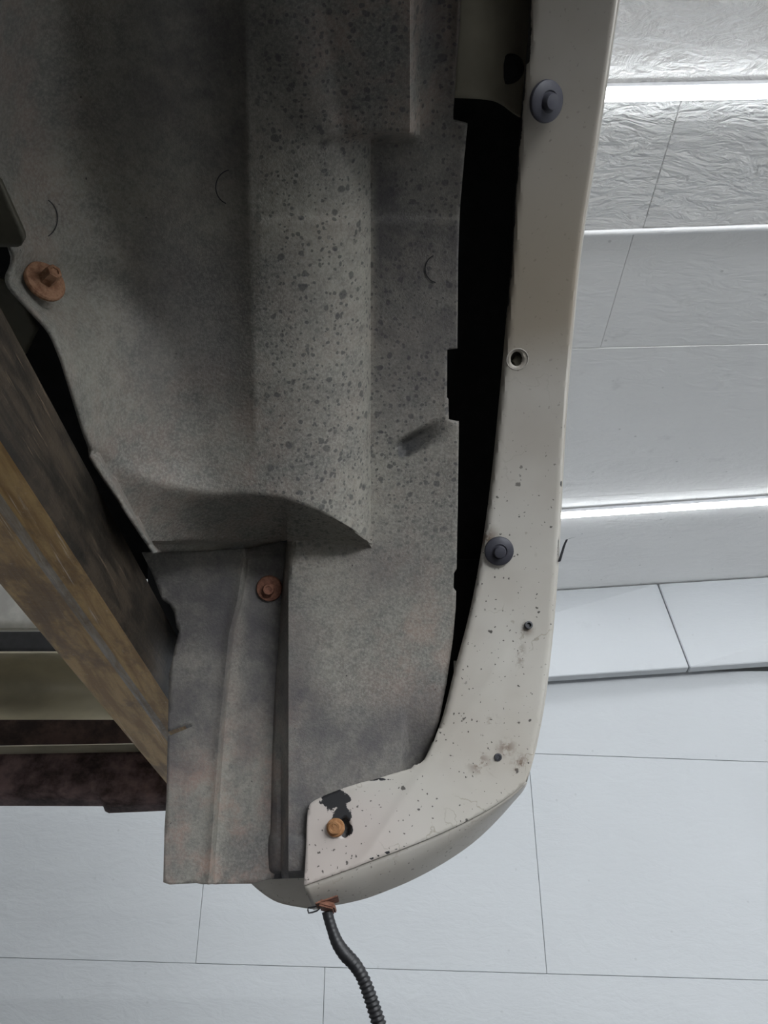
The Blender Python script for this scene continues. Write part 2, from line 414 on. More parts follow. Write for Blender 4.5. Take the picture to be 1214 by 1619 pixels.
# ---- wheel arch liner
lipx = [130, 165, 200, 230, 280, 330, 400, 450, 500, 550, 572, 585]
lipy = [690, 715, 742, 760, 775, 785, 786, 793, 811, 838, 853, 862]
Sx = [200, 245, 390, 440, 458, 585]; Sy = [873, 873, 868, 856, 853, 864]
xly = [-60, 250, 395, 445, 480, 520, 560, 600, 640, 690, 730, 800, 872]
xlx = [-75, -45, 20, 14, 42, 78, 97, 110, 122, 137, 150, 197, 245]
xiy = [690, 715, 740, 760, 800, 840, 873]; xix = [146, 160, 174, 185, 206, 226, 246]
def cleft(y): return np.interp(y, [850, 900, 960, 1120, 1260, 1385], [456, 448, 441, 431, 426, 421])
def liner_e(x, y):
    lip = np.interp(x, lipx, lipy); S = np.interp(x, Sx, Sy)
    low = np.where(x < 448, -.006, .012) ; low = -.006 + .018 * sst(444, 456, x)
    rad = np.minimum(10, (S - lip) * .2 + 3)
    d = np.clip((y - lip + rad) / np.maximum(S - lip + rad, 8), 0, 1); c_ = .13
    f = 1 - (np.sqrt(d * d + c_ * c_) - c_) / (math.sqrt(1 + c_ * c_) - c_)
    # the inboard wall keeps its height beside the step
    xi = np.interp(y, xiy, xix); wallm = (1 - sst(-7, 9, x - xi)) * sst(690, 722, y); f = np.maximum(f, wallm)
    amp = .046 * np.interp(y, [-40, 200, 600, 900], [.45, .58, 1, 1])
    prof = np.where(x < 400, 1, np.clip(1 - (np.clip((x - 400) / 186, 0, 1)) ** 2.6, 0, 1) ** .55)
    right = x > 586
    e = np.where(right, .012, low + (amp * prof + .012 - low) * np.where(y > S + 4, 0, f))
    e = np.where((~right) & (y <= lip - rad), .012 + amp * prof, e)
    xc = np.interp(y, [-40, 700], [385, 404])
    tt = np.clip((xc - x) / 170, 0, 1); e -= .0050 * tt * (1 - tt) ** 2 * 6.75 * (1 - sst(620, 770, y))
    s = x - np.interp(y, xly, xlx)
    e += .075 * np.clip(1 - s / 190, 0, 1) ** 2 * (1 - .3 * sst(600, 870, y))
    xd = np.interp(y, [-40, 90, 215], [395, 438, 505])
    m = (1 - sst(648, 668, x)) * (1 - sst(210, 226, y)) * sst(-50, 40, x - xd)
    # rounded corner of the pad
    e = np.maximum(e, .031 * m + .012 * (1 - m)) * m + e * (1 - m) + .0035 * m
    e -= .006 * np.exp(-((x - 700) / 26) ** 4) * (1 - sst(100, 260, y))
    # ridge line across at y ~ 345
    e += .0010 * sst(340, 350, y) * sst(400, 410, x) * (1 - sst(380, 640, y))
    # oblong dent
    u = ((x - 628) * .90 - (y - 712) * .43); v = ((x - 628) * .43 + (y - 712) * .90)
    dent = sst(0, 10, u) * (1 - sst(30, 95, u)) * (1 - sst(8, 17, np.abs(v - 2 + u * .05)))
    e -= .007 * dent
    # lower panel: rolled left edge, fold near the corner, rolled lower edge
    cl = cleft(y); e -= np.where(y > 858, .013 * np.clip(1 - (x - cl) / 16, 0, 1) ** 2, 0)
    e -= .010 * sst(634, 646, x) * sst(1110, 1215, y)
    e -= .012 * sst(1374, 1388, y)
    e += .003 * sst(1316, 1326, y) * (1 - sst(1340, 1380, y)) * (x < 600)
    e -= .006 * sst(690, 722, x) * sst(900, 1100, y)
    return e
def liner_s(x, y): return on_cyl(x, y, .450 - liner_e(x, y))
left_edge = list(zip(xlx, xly))
liner_out = smooth_line(left_edge, 8)[:-1] + [(245, 873), (320, 871), (390, 868), (440, 857), (454, 854)] + \
    [(448, 900), (441, 960), (431, 1120), (428, 1200), (426, 1260), (423, 1320), (421, 1386), (430, 1390), (478, 1388), (500, 1386), (530, 1340), (640, 1250)] + \
    [(668, 1206), (684, 1172), (694, 1140), (706, 1080), (716, 1010), (720.5, 960), (721, 935), (717, 930), (717.5, 906), (722, 899), (722.5, 860), (724, 780), (725.5, 667), (709.5, 664), (709, 632), (706.5, 629), (707, 553), (723, 551), (724, 420), (727, 330), (733, 260), (739, 197), (716, 190), (717, 150), (722, 60), (727, -60)]
dent_mark = lambda x, y: sst(-2, 8, ((x - 624) * .90 - (y - 712) * .43)) * (1 - sst(25, 105, ((x - 624) * .90 - (y - 712) * .43))) * (1 - sst(9, 19, np.abs(((x - 628) * .43 + (y - 712) * .90) - 2)))
at_liner = {
    'spot': lambda x, y: .10 + .9 * sst(370, 440, x) * (1 - .8 * sst(740, 960, y)) ,
    'dust': lambda x, y: .14 + .45 * (1 - sst(200, 240, y)) * sst(0, 60, x - np.interp(y, [-40, 90, 215], [395, 438, 505])) + .2 * sst(500, 700, y) * (1 - sst(420, 480, x)) + .55 * sst(930, 1200, y) * (1 - sst(440, 520, x)) + .3 * sst(560, 640, x) * sst(820, 1000, y) * (1 - sst(1080, 1180, y)) + .35 * (1 - sst(20, 160, x)),
    'dark_mark': lambda x, y: np.maximum(dent_mark(x, y), 1.3 - np.hypot((x - 512) / 8, (y - 227) / 6)),  # darkens the oblong dent and one small mark by the pad
    'wet_and_shade': lambda x, y: .95 * sst(1060, 1150, y + 25 * np.sin(x * .03)) * (.65 + .35 * sst(450, 500, x)) + .3 * (1 - sst(200, 320, y)) + .42 * sst(150, 260, x) * (1 - sst(380, 402, x)) * (1 - sst(560, 720, y)) + .5 * np.exp(-((x - 600) / 60) ** 2 - ((y - 900) / 50) ** 2) + .45 * (1 - sst(470, 520, x)) * sst(880, 940, y) + sst(583, 600, x) * sst(190, 240, y) * (1 - sst(480, 760, y)) * .95 + .45 * sst(664, 672, x) * (1 - sst(200, 240, y)),  # damp patches plus painted shade right of the bulge and left of the crease
}
lip_line = list(zip(lipx[1:], lipy[1:])); lip_m = [[(x, y + o) for x, y in smooth_line(lip_line, 5)] for o in (-10, -6.5, -3, 0, 3.5, 7.5)]
creases = lip_m + [[(np.interp(y, [-40, 700], [385, 404]) + o, y) for y in range(-50, 760, 20)] for o in (-4, 0, 5)] + \
    [[(x, -50), (x, 860)] for x in (580, 586, 589)] + [[(652, -50), (652, 212)], [(658, -50), (658, 218)], [(664, -50), (664, 226)]] + \
    [[(490, y), (664, y)] for y in (212, 219, 226)] + [[(448, 820), (448, 856)], [(454, 820), (454, 856)]] + [[(np.interp(y, xiy, xix) + o, y) for y in range(690, 872, 5)] for o in (-7, -3, 1, 5, 9)] + \
    [[(x, 1110), (x, 1215)] for x in (634, 640, 646)]
liner = sheet('wheel_liner', liner_out, liner_s, LINER, car, 6, .0022, at_liner, creases, angle=35)
tag(liner, 'dark grey moulded wheel arch liner with stepped bulge and water spots')

# ---- lower splash flap, left of the liner
def flap_e(x, y):
    xc = np.interp(y, [868, 885, 950, 1000, 1150, 1395], [387, 389, 379, 366, 351, 334])
    e = -.008 - .007 * sst(-3, 5, x - xc) + .0025 * np.exp(-((x - xc + 4) / 6) ** 2)
    e -= .006 * np.clip(1 - (y - 868) / 14, 0, 1) * (x > 390)
    e += .0015 * np.sin(y * .013 + x * .02)
    return e
flap_out = [(224, 874), (385, 868), (392, 867), (440, 857), (462, 860), (452, 960), (444, 1120), (440, 1250), (434, 1380), (432, 1389), (421, 1391), (400, 1397), (318, 1398), (310, 1396), (268, 1398.5), (258, 1395), (260, 1310), (263, 1262), (265, 1164), (286, 1156), (305, 1148), (300, 1146), (282, 1151), (265.5, 1157), (267, 1066), (276, 1025), (283, 998), (279, 992), (275, 968), (268, 956), (256, 948), (240, 905)]
at_flap = {'spot': lambda x, y: .25 + 0 * x, 'dust': lambda x, y: .12 + .25 * np.exp(-((x - np.interp(y, [868, 1395], [382, 334])) / 12) ** 2) + 1.0 * sst(1080, 1260, y), 'dark_mark': lambda x, y: 0 * x,
           'wet_and_shade': lambda x, y: .95 * (1 - .55 * sst(1150, 1320, y)) * (1 - .6 * np.exp(-((x - np.interp(y, [868, 1395], [382, 334]) - 8) / 12) ** 2))}
flap_cr = [[(np.interp(y, [868, 885, 950, 1000, 1150, 1395], [387, 389, 379, 366, 351, 334]) + o, y) for y in range(870, 1396, 12)] for o in (-10, -4, 0, 4)]
flap = sheet('splash_flap', flap_out, lambda x, y: on_cyl(x, y, .450 - flap_e(x, y)), LINER, car, 6, .0022, at_flap, flap_cr, angle=35)
tag(flap, 'flat dark plastic flap with a vertical crease and brown dust')

# ---- bumper cover flange
inner = [(846, -60), (838, 0), (835, 50), (828, 130), (821, 210), (816, 280), (812, 330), (806, 430), (800, 500), (797, 540), (788, 640), (778, 740), (766, 835), (752, 920), (738, 985), (718, 1060), (701, 1128), (684, 1176)]
inner2 = [(679, 1186), (672, 1200), (664, 1207), (655, 1209), (650, 1215), (640, 1218), (616, 1225), (590, 1233), (572, 1237), (540, 1247), (512, 1258)]
corner = [(500, 1264), (491, 1270), (487, 1280), (485, 1300), (484, 1335), (482, 1370), (480.5, 1400)]
crease_l = [(480.5, 1400), (520, 1386), (560, 1371), (600, 1356), (640, 1341), (680, 1325), (720, 1307), (765, 1284), (800, 1262), (818, 1248), (831, 1236)]
outer = [(831, 1236), (840, 1205), (848, 1172), (858, 1120), (866, 1062), (874, 985), (881, 895), (886, 800), (891, 705), (897, 610), (905, 520), (914, 425), (926, 335), (941, 245), (955, 150), (966, 75), (978, -5), (986, -60)]
fl_out = smooth_line(inner, 6)[:-1] + inner2 + smooth_line(corner, 4)[:-1] + smooth_line(crease_l, 6)[:-1] + smooth_line(outer, 6)
RF = .430
def circ(cx, cy_, r, n=18, ry=None): return [(cx + r * math.cos(2 * math.pi * k / n), cy_ + (ry or r) * math.sin(2 * math.pi * k / n)) for k in range(n)]
hole_a = circ(816.5, 568, 9.5, 16, 12); hole_b = circ(545, 1309, 8.5, 16, 16)
def flange_R(x, y):
    xo = np.interp(y, [p[1] for p in outer][::-1], [p[0] for p in outer][::-1]); xi_ = np.interp(y, [p[1] for p in inner], [p[0] for p in inner])
    r = RF + .002 * sst(5, 0, xo - x) * (y < 1190)                       # rolled outer edge
    r = r + .004 * np.clip(1 - (x - xi_) / 10, 0, 1) ** 2 * (y < 1150)
    r = r - .0012 * np.exp(-(((x - 720) * .82 + (y - 1150) * .57) / 10) ** 2) * sst(1000, 1060, y)   # soft swage
    return r + .008 * np.clip((x - xi_) / np.maximum(xo - xi_, 20), 0, 1) * (1 - sst(120, 700, y))
def dist(cx, cy_): return lambda x, y: np.hypot(x - cx, y - cy_)
at_fl = {
    'brown_upper': lambda x, y: (1 - sst(500, 640, y + .15 * (x - 840))) * (.35 + .65 * sst(120, 450, y)),  # browner, darker tone over the upper flange
    'grime': lambda x, y: .25 + .75 * sst(560, 880, y),
    'pink': lambda x, y: sst(1220, 1290, y) * (1 - sst(560, 720, x)),
    'chip_and_gap': lambda x, y: np.maximum.reduce([1.2 - np.hypot((x - 530) / 34, (y - 1262) / 26), 1.15 - np.hypot((x - 541) / 26, (y - 1288) / 24), .95 - np.hypot((x - 553) / 13, (y - 1312) / 22), 1.05 - np.hypot((x - 884) / 5, (y - 868) / 34), .95 - np.hypot((x - 887) / 5, (y - 765) / 12), 1 - np.hypot((x - 590) / 60, (y - 1232) / 5), .9 - np.hypot((x - 610) / 90, (y - 1349 + (x - 610) * .38) / 5),  # paint chips; the crease's dark gap is painted in as a line
            1.0 - np.hypot((x - 838) / 4, (y - 40) / 100) * 1.0, .85 - np.hypot((x - 824) / 3, (y - 752) / 14), .9 - np.hypot((x - 850) / 4, (y - 688) / 6), (1.15 - .25 * np.abs(x - np.interp(y, [p[1] for p in inner], [p[0] for p in inner]))) * (1 - sst(380, 620, y)), .7 - np.hypot((x - 660) / 18, (y - 1208) / 6)]),
    'brown': lambda x, y: np.maximum.reduce([1 - np.hypot(x - 757, y - 1207) / 22, 1 - np.hypot(x - 824, y - 1208) / 22, .9 - np.hypot(x - 800, y - 1182) / 22, .9 - np.hypot(x - 832, y - 993) / 18, 1 - np.hypot(x - 770, y - 852) / 26, .8 - np.hypot((x - 822) / 14, (y - 1035) / 34), .9 - np.hypot(x - 778, y - 1140) / 14]),
}
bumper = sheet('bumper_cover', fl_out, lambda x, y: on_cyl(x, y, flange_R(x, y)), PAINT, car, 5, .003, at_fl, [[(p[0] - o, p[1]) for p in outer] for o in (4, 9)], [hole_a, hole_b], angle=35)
tag(bumper, 'champagne painted bumper corner, curved inner flange with stone chips and scuffs')
# lower outer strip below the crease, and the skin that runs on to the front and up the wing
low = [(480.5, 1400), (486, 1420), (495, 1436)]
lowline = smooth_line([(495, 1436), (515, 1431), (548, 1425), (580, 1417), (615, 1404), (650, 1389), (690, 1368), (725, 1346), (755, 1323), (785, 1294), (810, 1266), (824, 1250), (831, 1237)], 5)
def resample(P, n):
    P = np.array(P, float); d = np.r_[0, np.cumsum(np.linalg.norm(np.diff(P, axis=0), axis=1))]; t = np.linspace(0, d[-1], n)
    return np.stack([np.interp(t, d, P[:, 0]), np.interp(t, d, P[:, 1])], -1)
NS = 60
A_ = resample(smooth_line(crease_l, 5), NS); B_ = resample(lowline, NS)
rowsv = []; KR = 7
for k in range(KR + 1):
    t = k / KR; p = A_ * (1 - t) + B_ * t
    rowsv.append(on_cyl(p[:, 0], p[:, 1], RF + .0045 + .026 * t ** 1.2 - .004 * math.sin(math.pi * t)))
last = rowsv[-1]
for dy, dz in ((.02, .012), (.06, .04), (.10, .09), (.13, .18), (.14, .30), (.10, .40)):
    sh = np.array([np.zeros(NS), np.full(NS, dy), np.full(NS, dz)]).T
    sh[:, 0] = -.10 * (dz + dy) * np.linspace(.0, 1, NS); rowsv.append(last + sh)
Vv = np.concatenate(rowsv); Ff = []
for k in range(len(rowsv) - 1):
    for i in range(NS - 1): Ff.append((k * NS + i, k * NS + i + 1, (k + 1) * NS + i + 1, (k + 1) * NS + i))
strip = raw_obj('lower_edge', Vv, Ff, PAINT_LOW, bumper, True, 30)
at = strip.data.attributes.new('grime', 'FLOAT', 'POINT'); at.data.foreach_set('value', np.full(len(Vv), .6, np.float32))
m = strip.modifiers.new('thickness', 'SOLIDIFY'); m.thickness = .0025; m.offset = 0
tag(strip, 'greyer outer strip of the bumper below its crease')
# wing skin: runs up and outwards from the outer edge of the flange
O_ = resample(smooth_line(outer, 6), 70); base = on_cyl(O_[:, 0], O_[:, 1], flange_R(O_[:, 0] - .5, O_[:, 1]) + .001)
la = math.atan2(base[-1, 2] - CAMZ - WZ, base[-1, 1] - WY); lr = math.hypot(base[-1, 2] - CAMZ - WZ, base[-1, 1] - WY)
aa = np.linspace(la, R_(176), 40)[1:]
base = np.concatenate([base, np.stack([np.full(39, base[-1, 0]), WY + lr * np.cos(aa), CAMZ + WZ + lr * np.sin(aa)], -1)])   # on round the rear of the arch
rw = [base]
for r in (.012, .05, .12, .20, .27):
    q = base.copy(); dy = base[:, 1] - WY; dz = base[:, 2] - CAMZ - WZ; L = np.hypot(dy, dz)
    q[:, 1] += dy / L * r; q[:, 2] += dz / L * r + .12 * r; q[:, 0] += -.003 - .05 * r; rw.append(q)
Vv = np.concatenate(rw); n = len(base)
Ff = [(k * n + i, k * n + i + 1, (k + 1) * n + i + 1, (k + 1) * n + i) for k in range(len(rw) - 1) for i in range(n - 1)]
wing = raw_obj('wing_skin', Vv, Ff, PAINT, car, True, 60); m = wing.modifiers.new('thickness', 'SOLIDIFY'); m.thickness = .002; m.offset = 0
# front of the bumper, seen below the flap
fp = smooth_line([(330, 1330), (372, 1372), (398, 1398), (420, 1416), (440, 1427), (465, 1433), (492, 1437)], 6) + [(512, 1426), (540, 1400), (560, 1330), (420, 1280)]
fp_s = lambda x, y: on_y(x, y, .80) + np.stack([0 * x, .10 * np.clip((520 - x) / 200, 0, 1), 0 * x], -1) * 1.0
front = sheet('bumper_front', fp, lambda x, y: on_y(x, y, .745 + .00035 * np.clip(500 - x, 0, 300)), PAINT, car, 8, .006, {'grime': lambda x, y: .7 + 0 * x, 'brown': lambda x, y: 0 * x})
tag(front, 'scratched pale front lip of the bumper below the flap')

# ---- push pins, bolts and screws
def at_cyl(px, py, R): return Vector(on_cyl(px, py, R).tolist())
def px_size(p): return (Vector(p) - cam.location).dot(Vector((0, CP, SP))) / F       # metres per pixel there
CAM_R, CAM_U, CAM_B = Vector((1, 0, 0)), Vector((0, -SP, CP)), Vector((0, -CP, -SP))
def fl_s(x, y): return on_cyl(x, y, flange_R(x, y))
def facing(ratio, dx, dy):
    """Normal of a disc seen as an ellipse of that ratio, its short axis along (dx, dy) in the photo."""
    d = (CAM_R * dx - CAM_U * dy).normalized(); return CAM_B * ratio + d * math.sqrt(1 - ratio * ratio)
def pin(px, py, r_px, nrm=None, lift=.0006):
    p = Vector(fl_s(np.array([float(px)]), np.array([float(py)]))[0].tolist()); nrm = nrm or axis_normal(p); k = px_size(p) * r_px
    mt = frame_of(p + nrm * lift, nrm); bm = bmesh.new()
    lathe_bm(bm, [(k * .35, -.004), (k * .96, 0), (k, .0012), (k * .97, .0026), (k * .88, .0034), (k * .52, .0042), (k * .46, .0036)], mt, 40)
    o = bm_obj('push_pin', bm, PIN, bumper, True, 35)
    bm = bmesh.new(); lathe_bm(bm, [(k * .42, .002), (k * .41, .0062), (k * .36, .0074), (k * .2, .0077)], mt, 28); 
    geo = bm_obj('head', bm, PIN, None, True, 35)
    # one pin is one moulding: join its head into it
    me = o.data; b2 = bmesh.new(); b2.from_mesh(me); b2.from_mesh(geo.data); b2.to_mesh(me); b2.free()
    for pl in me.polygons: pl.use_smooth = True
    me.set_sharp_from_angle(angle=R_(35)); bpy.data.objects.remove(geo)
    tag(o, 'round black plastic push pin')
    return o
pin(855, 160, 32, facing(.78, .8, .6), .0035)
pin(788.5, 870.5, 23.3)
def hexbolt(name, px, py, R, r_px, mat, parent, nrm=None, head=.42, hh=.010, label=None, hexa=6, cross=False, out=0.):
    p = at_cyl(px, py, R); nrm = Vector(nrm).normalized() if nrm else axis_normal(p); k = px_size(p) * r_px; p = p + nrm * out
    mt = frame_of(p, nrm); bm = bmesh.new()
    lathe_bm(bm, [(k * .9, -.001), (k, 0), (k, .0014), (k * .94, .0024), (k * .5, .0030)], mt, 36)
    seg = hexa
    lathe_bm(bm, [(k * head * 1.05, .001), (k * head, .0022), (k * head, hh * .86), (k * head * .86, hh), (k * head * .55, hh), (k * head * .50, hh * .93)], mt, seg)
    if cross:
        for a in (0.4, 0.4 + math.pi / 2):
            b2 = bmesh.new(); box_bm(b2, (-k * .30, -k * .05, hh * .88), (k * .30, k * .05, hh * .97)); bmesh.ops.transform(b2, matrix=mt @ Matrix.Rotation(a, 4, 'Z'), verts=b2.verts)
            mm = bpy.data.meshes.new('t'); b2.to_mesh(mm); b2.free(); bm.from_mesh(mm); bpy.data.meshes.remove(mm)
    o = bm_obj(name, bm, mat, parent, True, 35)
    if label: tag(o, label)
    return o
rl = .450 - float(liner_e(np.array([66.]), np.array([455.]))[0]) - .001
nb = facing(.60, .85, -.42)
hexbolt('bolt', 57, 459, rl - .006, 34, RUST, liner, nb, .40, .012, 'rusty hex bolt with a wide washer', out=.009)
hexbolt('bolt', 426, 930, .450 + .0135, 20.5, RUST_D, flap, None, .45, .007, 'dark rusty washer bolt', 16)
ps = at_cyl(531, 1308, RF)
hexbolt('screw', 531, 1308.5, RF - .0015, 14.5, RUST_P, bumper, axis_normal(ps) + Vector((-.2, 0, 0)), .72, .006, 'rusty cross head screw', 20, True)
# stub of the bracket seen through the slot behind the screw
bm = bmesh.new(); q = at_cyl(550, 1318, RF + .012); lathe_bm(bm, [(.006, 0), (.006, .004)], frame_of(q, axis_normal(q)), 10); bm_obj('slot_bracket', bm, RUST_P, bumper)
# hole with the bolt end inside, and its moulded ring
def ring(px, py, r_px, wpx, R, mat, parent, name):
    p = at_cyl(px, py, R); k = px_size(p); mt = frame_of(p, axis_normal(p)); bm = bmesh.new(); seg = 28; tor = []
    for i in range(seg):
        a = 2 * math.pi * i / seg; row = []
        for j in range(6):
            b = 2 * math.pi * j / 6; rr = r_px * k + wpx * k * math.cos(b); row.append(bm.verts.new(mt @ Vector((rr * math.cos(a), rr * math.sin(a), wpx * k * .6 * math.sin(b)))))
        tor.append(row)
    for i in range(seg):
        for j in range(6): bm.faces.new((tor[i][j], tor[(i + 1) % seg][j], tor[(i + 1) % seg][(j + 1) % 6], tor[i][(j + 1) % 6]))
    o = bm_obj(name, bm, mat, parent, True, 80)
    for a_, v_ in (('grime', .3),):
        at = o.data.attributes.new(a_, 'FLOAT', 'POINT'); at.data.foreach_set('value', np.full(len(o.data.vertices), v_, np.float32))
    return o
ring(818, 568, 17, .7, RF, PAINT, bumper, 'hole_ring')
bm = bmesh.new(); q = at_cyl(818.5, 570, RF + .006); lathe_bm(bm, [(.0042, -.01), (.0042, .002), (.003, .003)], frame_of(q, axis_normal(q)), 6); bm_obj('bolt_end', bm, OLIVE, bumper)
for px, py, r in ((834.5, 989, 6.2), (787, 1197, 6.0)):
    q = at_cyl(px, py, RF); k = px_size(q); nn = axis_normal(q) + Vector((.15, 0, .35 if py < 1100 else 0)); bm = bmesh.new()
    lathe_bm(bm, [(k * r, -.003), (k * r, .0026 if py < 1100 else .0012), (k * r * .6, .0028 if py < 1100 else .0013), (k * r * .5, .0006)], frame_of(q, nn), 18)
    o = bm_obj('rivet', bm, BLACK, bumper, True, 35); tag(o, 'small black hollow rivet')
# peeled strip of edge film hanging out from the bumper
pts = [(884, 888), (888, 875), (892, 862), (896, 853), (902, 851), (909, 849)]; wd = [5, 4.6, 4.2, 4, 3.4, 2.2]
bm = bmesh.new(); prev = None
for (a, b), ww in zip(pts, wd):
    c = at_cyl(a, b, RF + .001); k = px_size(c) * ww / 2; r4 = [bm.verts.new(c + Vector(d) * k) for d in ((1, 0, .3), (0, .6, .2), (-1, 0, -.3), (0, -.6, -.2))]
    if prev:
        for i in range(4): bm.faces.new((prev[i], prev[(i + 1) % 4], r4[(i + 1) % 4], r4[i]))
    prev = r4
o = bm_obj('peeled_strip', bm, BLACK, bumper); tag(o, 'thin black strip peeled off the edge')

for px, py, rr, a0, a1 in ((366, 296, 25, 100, 250), (692, 425, 20, 110, 260), (61, 345, 30, -60, 60)):
    V, Fc = [], []
    for i in range(19):
        a = R_(a0 + (a1 - a0) * i / 18)
        for q in (rr - .8, rr + .8):
            xx, yy = np.array([px + q * math.cos(a)]), np.array([py - q * 1.1 * math.sin(a)])
            V.append(on_cyl(xx, yy, .4496 - liner_e(xx, yy))[0])
    for i in range(18): Fc.append((2 * i, 2 * i + 1, 2 * i + 3, 2 * i + 2))
    raw_obj('mould_mark', V, Fc, BLACK, liner)
# ---- tan inner brace at the top and the dark hollow behind the gap
eo = [(727, -60), (722, 40), (718, 120), (716, 155)] + smooth_line([(716, 155), (745, 156), (775, 159), (795, 166), (812, 178)], 5)[1:] + [(824, 186), (838, 60), (850, -60)]
br = sheet('inner_brace', eo, lambda x, y: on_cyl(x, y, (.446 + .030 * np.clip((x - 740) / 90, 0, 1.1) ** 2)), TAN, car, 6, .002)
bm = bmesh.new(); q = Vector(on_cyl(805, 108, .446 + .030 * (65 / 90) ** 2 - .001).tolist()); lathe_bm(bm, [(.0085, 0), (.0085, .002), (.005, .003)], frame_of(q, axis_normal(q)), 24); o = bm_obj('plug', bm, VOID, br); tag(o, 'dark round plug')
tag(br, 'dusty tan inner panel with a curved lower edge')
def sector(name, R, x0, x1, a0, a1, mat, n=24):
    V, Fc = [], []
    for i in range(n + 1):
        a = R_(a0 + (a1 - a0) * i / n)
        for x in (x0, x1(a) if callable(x1) else x1): V.append((x, WY + R * math.cos(a), CAMZ + WZ + R * math.sin(a)))
    for i in range(n): Fc.append((2 * i, 2 * i + 1, 2 * i + 3, 2 * i + 2))
    o = raw_obj(name, V, Fc, mat, car, True, 60); m = o.modifiers.new('thickness', 'SOLIDIFY'); m.thickness = .003; m.offset = 0; return o
ang = np.arctan2(base[:, 2] - CAMZ - WZ, base[:, 1] - WY); od = np.argsort(ang)
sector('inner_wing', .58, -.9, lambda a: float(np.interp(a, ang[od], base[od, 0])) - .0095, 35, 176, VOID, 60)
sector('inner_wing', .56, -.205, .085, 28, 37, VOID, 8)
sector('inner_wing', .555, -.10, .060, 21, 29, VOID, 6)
V, Fc = [], []
for i in range(25):
    a = la + (R_(176) - la) * i / 24
    for x in (.082, base[-1, 0]): V.append((x, WY + (lr - .001) * math.cos(a), CAMZ + WZ + (lr - .001) * math.sin(a)))
for i in range(24): Fc.append((2 * i, 2 * i + 1, 2 * i + 3, 2 * i + 2))
o = raw_obj('wing_flange', V, Fc, PAINT, car, True, 60); m = o.modifiers.new('thickness', 'SOLIDIFY'); m.thickness = .002; m.offset = 0
# liner rear half, over and behind the photographer
def liner_sector():
    V, Fc = [], []; n = 20; xs = np.linspace(-.16, .075, 6)
    for i in range(n + 1):
        a = R_(88.6 + 90 * i / n)
        for x in xs: V.append((x, WY + .438 * math.cos(a), CAMZ + WZ + .438 * math.sin(a)))
    for i in range(n):
        for j in range(5): Fc.append((i * 6 + j, i * 6 + j + 1, (i + 1) * 6 + j + 1, (i + 1) * 6 + j))
    o = raw_obj('liner_rear', V, Fc, LINER, car, True, 60); m = o.modifiers.new('t', 'SOLIDIFY'); m.thickness = .002
liner_sector()

# ---- frame rail
zb, zt, xr, xl = CAMZ + .257, CAMZ + .3135, -.168, -.229
rail_secs = []
y0, y1 = -1.6, 1.06
r = .005
sec = [(xr, zt, 'S')]
prof = [(xl, zt), (xl, zb + r), (xl + r * .3, zb + r * .3), (xl + r, zb), (xl + .034, zb + .0004), (xl + .0375, zb - .0010), (xl + .041, zb + .0004), (xr - r * 2, zb), (xr - r * .6, zb + r * .25), (xr, zb + r * 1.2), (xr, zt - r), (xr - r, zt)]
V, Fc, mi = [], [], []; NY = 60
for i in range(NY + 1):
    y = y0 + (y1 - y0) * i / NY
    sh = .0315 * (y - .68)                                    # runs a little outwards to the front
    for (x, z) in prof: V.append((x + sh, y, z))
npf = len(prof)
for i in range(NY):
    for j in range(npf):
        Fc.append((i * npf + j, i * npf + (j + 1) % npf, (i + 1) * npf + (j + 1) % npf, (i + 1) * npf + j)); mi.append(1 if j >= 8 else 2 if j in (4, 5) else 0)
Fc.append(tuple(range(npf))); Fc.append(tuple(NY * npf + j for j in range(npf))); mi += [0, 0]
rail = raw_obj('frame_rail', V, Fc, [RAIL_B, RAIL_S, RAIL_W], car, True, 40)
rail.data.polygons.foreach_set('material_index', mi)
tag(rail, 'worn brown steel chassis rail running diagonally forward')

# ---- cross members beyond the rail
def band(name, p, Y0, Y1, mat, label=None, xs=(-260, 330), depth=.03, lab=None):
    """A member along x: its front face spans image rows p=(top, bottom) at distance Y0 (top) .. Y1 (bottom)."""
    bm = bmesh.new()
    a = [Vector(on_y(xs[0], p[0], Y0).tolist()), Vector(on_y(xs[1], p[0] + (p[2] if len(p) > 2 else 0), Y0).tolist()), Vector(on_y(xs[1], p[1] + (p[2] if len(p) > 2 else 0), Y1).tolist()), Vector(on_y(xs[0], p[1], Y1).tolist())]
    f = [bm.verts.new(v) for v in a]; b = [bm.verts.new(v + Vector((0, depth, depth * .35))) for v in a]
    bm.faces.new(f); bm.faces.new(b)
    for i in range(4): bm.faces.new((f[i], b[i], b[(i + 1) % 4], f[(i + 1) % 4]))
    bmesh.ops.recalc_face_normals(bm, faces=bm.faces); bmesh.ops.bevel(bm, geom=list(bm.edges), offset=.0025, segments=2, affect='EDGES')
    o = bm_obj(name, bm, mat, car, True, 35)
    if label: tag(o, label)
    return o
band('radiator_panel', (880, 996), 1.16, 1.18, PALE, 'pale grey panel above a black slot', xs=(-260, 130))
band('slot_backing', (960, 1060), 1.34, 1.34, VOID)
# curved tan trough
V, Fc = [], []; nr = 10; xs = np.linspace(-260, 330, 14)
for i in range(nr + 1):
    t = i / nr; py = 1030 + 125 * t
    for x in xs: V.append(on_y(x, py, 1.10 + .10 * math.sin(math.pi * (t * .9 + .05)) + .012 * math.sin(x * .03)).tolist())
for i in range(nr):
    for j in range(13): Fc.append((i * 14 + j, i * 14 + j + 1, (i + 1) * 14 + j + 1, (i + 1) * 14 + j))
o = raw_obj('valance_panel', V, Fc, TAN_L, car, True, 60); m = o.modifiers.new('t', 'SOLIDIFY'); m.thickness = .004; tag(o, 'curved tan panel in shade')
band('cross_member', (1138, 1192), 1.05, 1.06, RUSTY2, 'dark rusted upper face')
band('lip_flange', (1185, 1197, -10), .985, .985, TAN, 'pale bent flange', depth=.06)
